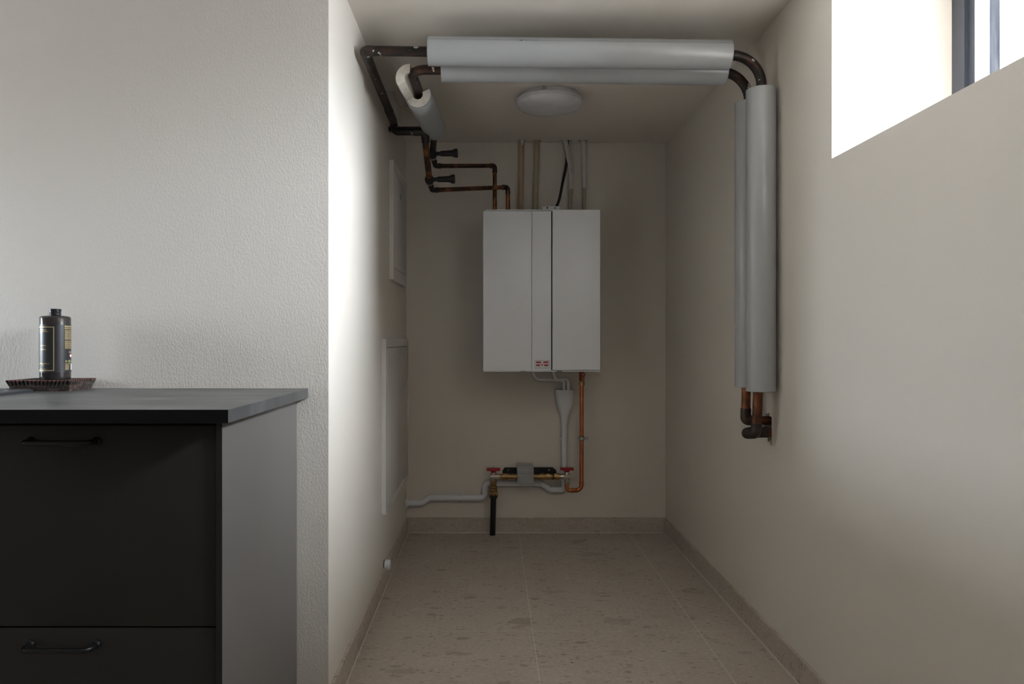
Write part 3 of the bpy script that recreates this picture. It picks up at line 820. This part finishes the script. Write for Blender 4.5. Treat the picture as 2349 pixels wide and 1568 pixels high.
def on3(x, y):  # x metres along the sheath from the top, y across
    s_ = 0
    for i in range(len(C3)-1):
        L = (C3[i+1]-C3[i]).length
        if s_+L >= x or i == len(C3)-2:
            t = (x-s_)/L; P = C3[i].lerp(C3[i+1], t); dd = (C3[i+1]-C3[i]).normalized(); break
        s_ += L
    sd_ = dd.cross(Vector((0,1,0))).normalized()
    if sd_.x < 0: sd_ = -sd_
    an = y/.0138+math.radians(8)
    return P+sd_*(.0138*math.sin(an))+Vector((0,-1,0))*(.0138*math.cos(an))
put_text(b, 'BASIC UPCHEM 90/70/22 10BAR 16X2 PEX', .0075, lambda x, y: on3(.118+x, y), 'LEFT', .142); b.build('lettering', h3_, False)
q = drop(1339, 490); q.z = BTOP
h4_ = thing('riser_pipe', 'pale pipe in a straight white sheath, rightmost above the heating unit', 'pipe', q, 'plastic pipes dropping from the ceiling')
down(h4_, 'sheath', 'white_hose', curve([(drop(1335, 318).x, YH, ztop), drop(1336.5, 321), drop(1339.5, 350), drop(1340.5, 431)]), .0125)
down(h4_, 'pipe', 'pale_hose', curve([drop(1340.5, 428), drop(1340, 450), q]), .0100)
b = MB().use('black'); b.tube(curve([(drop(1301, 318, 4.0).x, 4.035, ztop), drop(1302, 330, 4.035), drop(1299.5, 375, 4.02), drop(1290.5, 420, 3.95), drop(1283.5, 455, 3.89), Vector((p1.x-.015, 3.865, p0.z+.003))]), .0076, 14)
tag(b.build('power_cable'), 'black cable hanging from the ceiling into the white terminal box', 'cable')
b = MB().use('white_hose'); b.tube(curve([drop(1306, 321, 4.0)+Vector((0,0,.07)), drop(1309, 330, 4.041), drop(1314, 380, 4.042), drop(1313, 432, 4.035), drop(1322, 455, 4.0), Vector((drop(1331, 478, 3.97).x, 3.97, BTOP))]), .0016, 8)
tag(b.build('sensor_wire'), 'thin white sensor wire slanting down to the top of the heating unit', 'wire')

# ------------------------------------------------------------------ drain under the unit
YD = 4.027
dr = thing('drain_pipe', 'white plastic drain pipe with funnel, running low along the back wall to the left wall', 'pipe', W(1295, 1100, YD))
D = [Vector((XL(4.0)+.002, YD, W(938, 1154, YD).z)), W(967, 1154, YD), W(985, 1141, YD), W(1113, 1141, YD), W(1113, 1108.5, YD), W(1243, 1108.5, YD), W(1263, 1122.5, YD), W(1294.5, 1122.5, YD), W(1294.5, 965, YD)]
b = MB().use('pvc'); b.tube(fillet(D, [.02, .02, .024, .024, .015, .015, .026], 8), .0158, 22)
# pipe sockets
def sock(p, q): b.tube([p, q], .0168, 22)
sock(W(998, 1141, YD), W(985, 1141, YD)+Vector((.008,0,0))); sock(W(1088, 1141, YD), W(1102, 1141, YD)); sock(W(1113, 1122, YD), W(1113, 1129, YD))
sock(W(1244, 1109, YD)-Vector((.012,0,0)), W(1236, 1108.5, YD)); sock(W(1207, 1108.5, YD), W(1213, 1108.5, YD))
b.build('pipe', dr)
b = MB().use('pvc'); c_ = D[0]; b.turned(c_-Vector((.002,0,0)), c_+Vector((.014,0,0)), [(0, .0255), (.25, .0255), (.45, .021), (1, .018)], 28); b.build('rosette', dr)
for px in (1060,):
    b = MB().use('pvc'); c_ = W(px, 1141, YD); b.box(c_.x-.009, c_.x+.009, YB-.036, YB, c_.z+.0158, c_.z+.0225, .001, 1); b.box(c_.x-.009, c_.x+.009, YB-.036, YB, c_.z-.0205, c_.z-.0158, .001, 1); b.box(c_.x-.009, c_.x+.009, YB-.006, YB, c_.z-.02, c_.z+.02); b.build('clip', dr)
b = MB().use('pvc'); c_ = W(1294.5, 1006, YD); b.box(c_.x-.0205, c_.x-.0158, YB-.036, YB, c_.z-.009, c_.z+.009, .001, 1); b.box(c_.x-.02, c_.x+.02, YB-.005, YB, c_.z-.009, c_.z+.009); b.box(c_.x+.0158, c_.x+.0205, YB-.036, YB, c_.z-.009, c_.z+.009, .001, 1); b.build('clip', dr)
# funnel: rounded-rectangle section narrowing to the pipe
b = MB().use('pvc')
fx = W(1295, 900, YD).x
def fsec(py, hw_, hd, r):
    z = W(0, py, YD-.02).z; return rrect(fx-hw_, fx+hw_, YD-hd, YD+min(hd, .021), min(r, hd*.98, hw_*.98), z, 7)
S = YD/F
outer = [(893.5, 21.3*S, .040, .024), (895, 21.5*S, .040, .024), (912, 20.5*S, .038, .024), (927, 18.5*S, .033, .023), (940, 14.3*S, .027, .022), (952, 9.6*S, .020, .019), (961, 7.6*S, .0178, .0176), (972, 7.4*S, .0176, .0174), (972.1, 6.7*S, .0156, .0154)]
inner = [(893.5, 20.6*S, .0385, .023), (912, 19.6*S, .0365, .023), (927, 17.6*S, .0315, .022), (940, 13.4*S, .0255, .021), (951, 8.5*S, .018, .0165)]
b.loops([fsec(*o_) for o_ in inner[::-1]]+[fsec(*o_) for o_ in outer], cap0=True); b.build('funnel', dr, angle=50)
# overflow hoses from the unit into the funnel
for name_, lab, P in (('overflow_hose', 'white overflow hose from the middle of the heating unit, the longer one into the funnel', [(1224.5, 846, 3.94), (1225, 858, 3.94), (1233, 868.5, 3.95), (1245, 870, 3.96), (1280, 870.5, 3.985), (1291, 873, 3.99), (1293.5, 882, 3.995), (1293.5, 915, 4.0)]),
                      ('overflow_hose', 'white overflow hose further right under the heating unit, the shorter one into the funnel', [(1270, 846, 3.93), (1271, 858, 3.93), (1276, 868, 3.94), (1284, 869.5, 3.96), (1297, 869.5, 3.985), (1302.5, 873, 3.99), (1303.5, 884, 3.995), (1303.5, 915, 4.0)])):
    pts = [W(*p_) for p_ in P]; pts.insert(0, Vector((pts[0].x, pts[0].y, BBOT+.0)))
    b = MB().use('pvc'); b.tube(curve(pts[0:1]+pts[2:], 6), .0078, 16); tag(b.build(name_), lab, 'hose', 'overflow hoses into the funnel')

# ------------------------------------------------------------------ water supply
YC = 3.955
cp = thing('copper_supply_pipe', 'bright copper pipe dropping from the heating unit to the right red-handled valve', 'pipe', W(1334, 1110, YC))
XV = W(1300, 0, YC).x
P0 = W(1334.5, 880, YC); zb_ = W(0, 1124, YC).z
P = fillet([P0, (P0.x-.001, YC, zb_), (XV, YC, zb_), (XV, YC, W(0, 1110, YC).z)], [.030, .030], 10)
b = MB().use('copper'); b.tube(P, .0112, 20); b.build('pipe', cp)
b = MB().use('copper'); 
za = W(0, 1106, YC).z
b.tube([(P0.x-.001, YC, za+.006), (P0.x-.001, YC, za-.012)], .0128, 20); b.turned((P0.x-.001, YC, za+.004), (P0.x-.001, YC, za-.002), [(0, .0128), (.5, .0148), (1, .0128)], 20)
xm = (P0.x+XV)/2
for dx in (-.008, .002, .012): b.turned((xm+dx-.003, YC, zb_), (xm+dx+.003, YC, zb_), [(0, .012), (.5, .0148), (1, .012)], 20)
b.build('elbow', cp)
b = MB().use('brass'); b.turned((P0.x, YC, W(0,884,YC).z), (P0.x, YC, BBOT), [(0, .0125), (.02, .0155), (.22, .0155), (.24, .0125), (.3, .0125), (.32, .0145), (.75, .0145), (.8, .012), (1, .012)], 22); vv = b.build('ball_valve', cp)
b = MB().use('red'); c_ = W(1337, 858.5, YC-.016); b.turned(c_+Vector((0,.006,0)), c_-Vector((0,.008,0)), [(0, .011), (.8, .011), (1, .008)], 20); b.box(c_.x-.014, c_.x-.003, c_.y-.006, c_.y, c_.z-.034, c_.z, .002, 1)
b.use('zinc').turned(c_-Vector((0,.008,0)), c_-Vector((0,.011,0)), [(0, .005), (1, .0045)], 14); hd_ = b.build('handle', vv); hd_['label'] = 'red valve handle'
b = MB().use('zinc'); c_ = W(1334.3, 1005, YC)
b.turned(c_-Vector((0,0,.009)), c_+Vector((0,0,.009)), [(0, .0148), (1, .0148)], 22); b.box(c_.x+.013, c_.x+.034, c_.y-.004, c_.y+.004, c_.z-.008, c_.z+.008, .001, 1); b.box(c_.x-.022, c_.x-.013, c_.y-.004, c_.y+.004, c_.z-.006, c_.z+.006, .001, 1)
b.rod((c_.x, c_.y+.012, c_.z), (c_.x, YB, c_.z), .004, 10); b.turned((c_.x+.024, c_.y-.009, c_.z), (c_.x+.024, c_.y-.003, c_.z), [(0, .004), (1, .005)], 12)
b.use('black').turned(c_-Vector((0,0,.0115)), c_+Vector((0,0,.0115)), [(0, .0125), (.02, .0142), (.98, .0142), (1, .0125)], 22); b.build('pipe_clamp', cp)

YM = 3.962
wm = thing('water_meter', 'grey box water meter in a brass pipe run between two red-handled valves', 'water meter', W(1205, 1093, YM))
mz = W(0, 1092.5, YM).z; mx_ = lambda px: (px-VX)*YM/F
pz = lambda py: HC-(py-VY)*YM/F
b = MB().use('black_steel'); 
b.prism([(mx_(1153), pz(1098)), (mx_(1153), pz(1085)), (mx_(1158), pz(1077.5)), (mx_(1270), pz(1077)), (mx_(1278), pz(1083)), (mx_(1281), pz(1098))], fny, YB-.028, YB-.003)
br_ = b.build('bracket', wm, False)
for px in (1166.5, 1261.5):
    b = MB().use('zinc'); b.turned((mx_(px), YB-.027, pz(1082)), (mx_(px), YB-.032, pz(1082)), [(0, .0045), (.6, .0045), (1, .003)], 14); b.build('screw', br_)
b = MB().use('brass')
def ln(p0_, p1_, r, n=22, prof=None):
    b.turned((mx_(p0_), YM, mz), (mx_(p1_), YM, mz), prof or [(0, r), (1, r)], n)
ln(1146, 1187, .0128); ln(1152, 1154.5, .0205); ln(1155, 1167, .0172, 6); ln(1168, 1170, .0145); ln(1171, 1187, .0148, 22, [(0, .0125), (.2, .0150), (.5, .0138), (.8, .0155), (1, .0150)])
b.build('pipe_union', wm); b = MB().use('brass')
ln(1222, 1290, .0128); ln(1222, 1238, .0140, 22, [(0, .0140), (.5, .0128), (1, .0140)]); ln(1239, 1250, .0178, 22); ln(1251.5, 1253, .015); ln(1253, 1261, .0178, 6); ln(1262, 1267, .0145); ln(1271, 1277, .0172, 6); ln(1277, 1279.5, .0205); ln(1280, 1283, .018)
b.build('pipe_union', wm)
b = MB().use('black'); ln(1267.3, 1270.6, .0165); b.build('gasket', wm)
b = MB().use('grey_plastic')
x0, x1 = mx_(1186.2), mx_(1223.8)
yf = YM-.034
b.box(x0, x1, yf, YB-.004, pz(1083.5), pz(1071.8), .002, 2); b.box(x0+.001, x1-.001, yf+.006, YB-.006, pz(1072), pz(1067), .004, 2)
b.box(x0+.0005, x1-.0005, yf+.0004, YB-.004, pz(1090.4), pz(1083.8), .0012, 1)
b.box(x0+.013, x1-.013, yf+.0004, YB-.004, pz(1108), pz(1090), .002, 2); b.box(x0+.001, x1-.001, yf+.007, YB-.004, pz(1107.5), pz(1090), .002, 2)
b.box(x0+.001, x1-.001, yf+.001, yf+.012, pz(1108.2), pz(1106.5), .001, 1)
b.build('meter_body', wm)
def angle_valve(px, label, name='angle_valve'):
    xc = mx_(px); side = 1 if px < 1200 else -1
    v_ = thing(name, label, 'valve', (xc, YM, mz), 'red-handled angle valves of the water meter')
    b = MB().use('nickel')
    b.turned((xc-side*.017, YM, mz), (xc+side*.034, YM, mz), [(0, .012), (.04, .0155), (.10, .0165), (.55, .0165), (.62, .0178), (.72, .0178), (.74, .0145), (1, .0145)], 24)
    b.turned((xc, YM, mz+.012), (xc, YM, mz+.030), [(0, .0125), (.5, .0115), (1, .007)], 18)
    b.turned((xc, YM, mz), (xc, YM, mz-.032), [(0, .0135), (.5, .0125), (.8, .013), (1, .013)], 22)
    b.build('body', v_)
    b = MB().use('red'); z1_ = pz(1078.5 if px < 1200 else 1077.2); 
    b.box(xc-.036, xc+.036, YM-.010, YM+.010, z1_-.002, z1_+.013, .003, 2); b.turned((xc, YM, z1_), (xc, YM, z1_-.013), [(0, .018), (.4, .015), (1, .0095)], 18)
    h_ = b.build('handle', v_); h_['label'] = 'red T-handle'
    b = MB().use('zinc'); b.turned((xc, YM, z1_+.0125), (xc, YM, z1_+.020), [(0, .006), (.6, .006), (1, .003)], 6); b.build('screw', h_)
    return v_
v1_ = angle_valve(1132, 'red-handled nickel angle valve left of the grey water meter, above the black pipe')
v2_ = angle_valve(1300.5, 'red-handled nickel angle valve right of the grey water meter, joined to copper')
b = MB().use('nickel'); xc = mx_(1300.5); b.turned((xc, YM, pz(1101)), (xc, YM, pz(1112.5)), [(0, .012), (.2, .0125), (.3, .0165), (.8, .0165), (1, .0125)], 6); b.build('nut', v2_)
# black supply pipe
wp = thing('water_inlet_pipe', 'black plastic water pipe rising from the floor to the brass coupling and left valve', 'pipe', W(1130, 1224, 4.0))
pt = Vector((mx_(1132), YM, pz(1134))); pe = Vector((W(1130, 1222, 3.995).x, 4.0, .0))
b = MB().use('black'); b.tube([pt, pe], .0155, 22); b.turned(pt+Vector((0,0,.004)), pt-Vector((0,0,.020)), [(0, .0225), (.6, .0235), (.65, .021), (1, .0185)], 24); b.build('pipe', wp)
b = MB().use('brass'); xc = mx_(1132)
def cz(p0_, p1_, prof, n=26): b.turned((xc, YM, pz(p0_)), (xc, YM, pz(p1_)), prof, n)
cz(1106, 1136, [(0, .0135), (1, .0135)]); cz(1108.5, 1112, [(0, .0165), (1, .0150)]); cz(1113, 1119, [(0, .0155), (.3, .0190), (.75, .0190), (1, .0165)])
cz(1119.5, 1124.5, [(0, .0175), (.3, .0208), (.8, .0208), (1, .0185)]); cz(1125, 1135.5, [(0, .0205), (.15, .0235), (.9, .0240), (1, .0220)], 8)
b.build('coupling', wp)
b = MB().use('brass'); b.turned((xc, YM, pz(1101.5)), (xc, YM, pz(1108)), [(0, .019), (.1, .0205), (.9, .0205), (1, .0185)], 6); b.build('nut', wp)
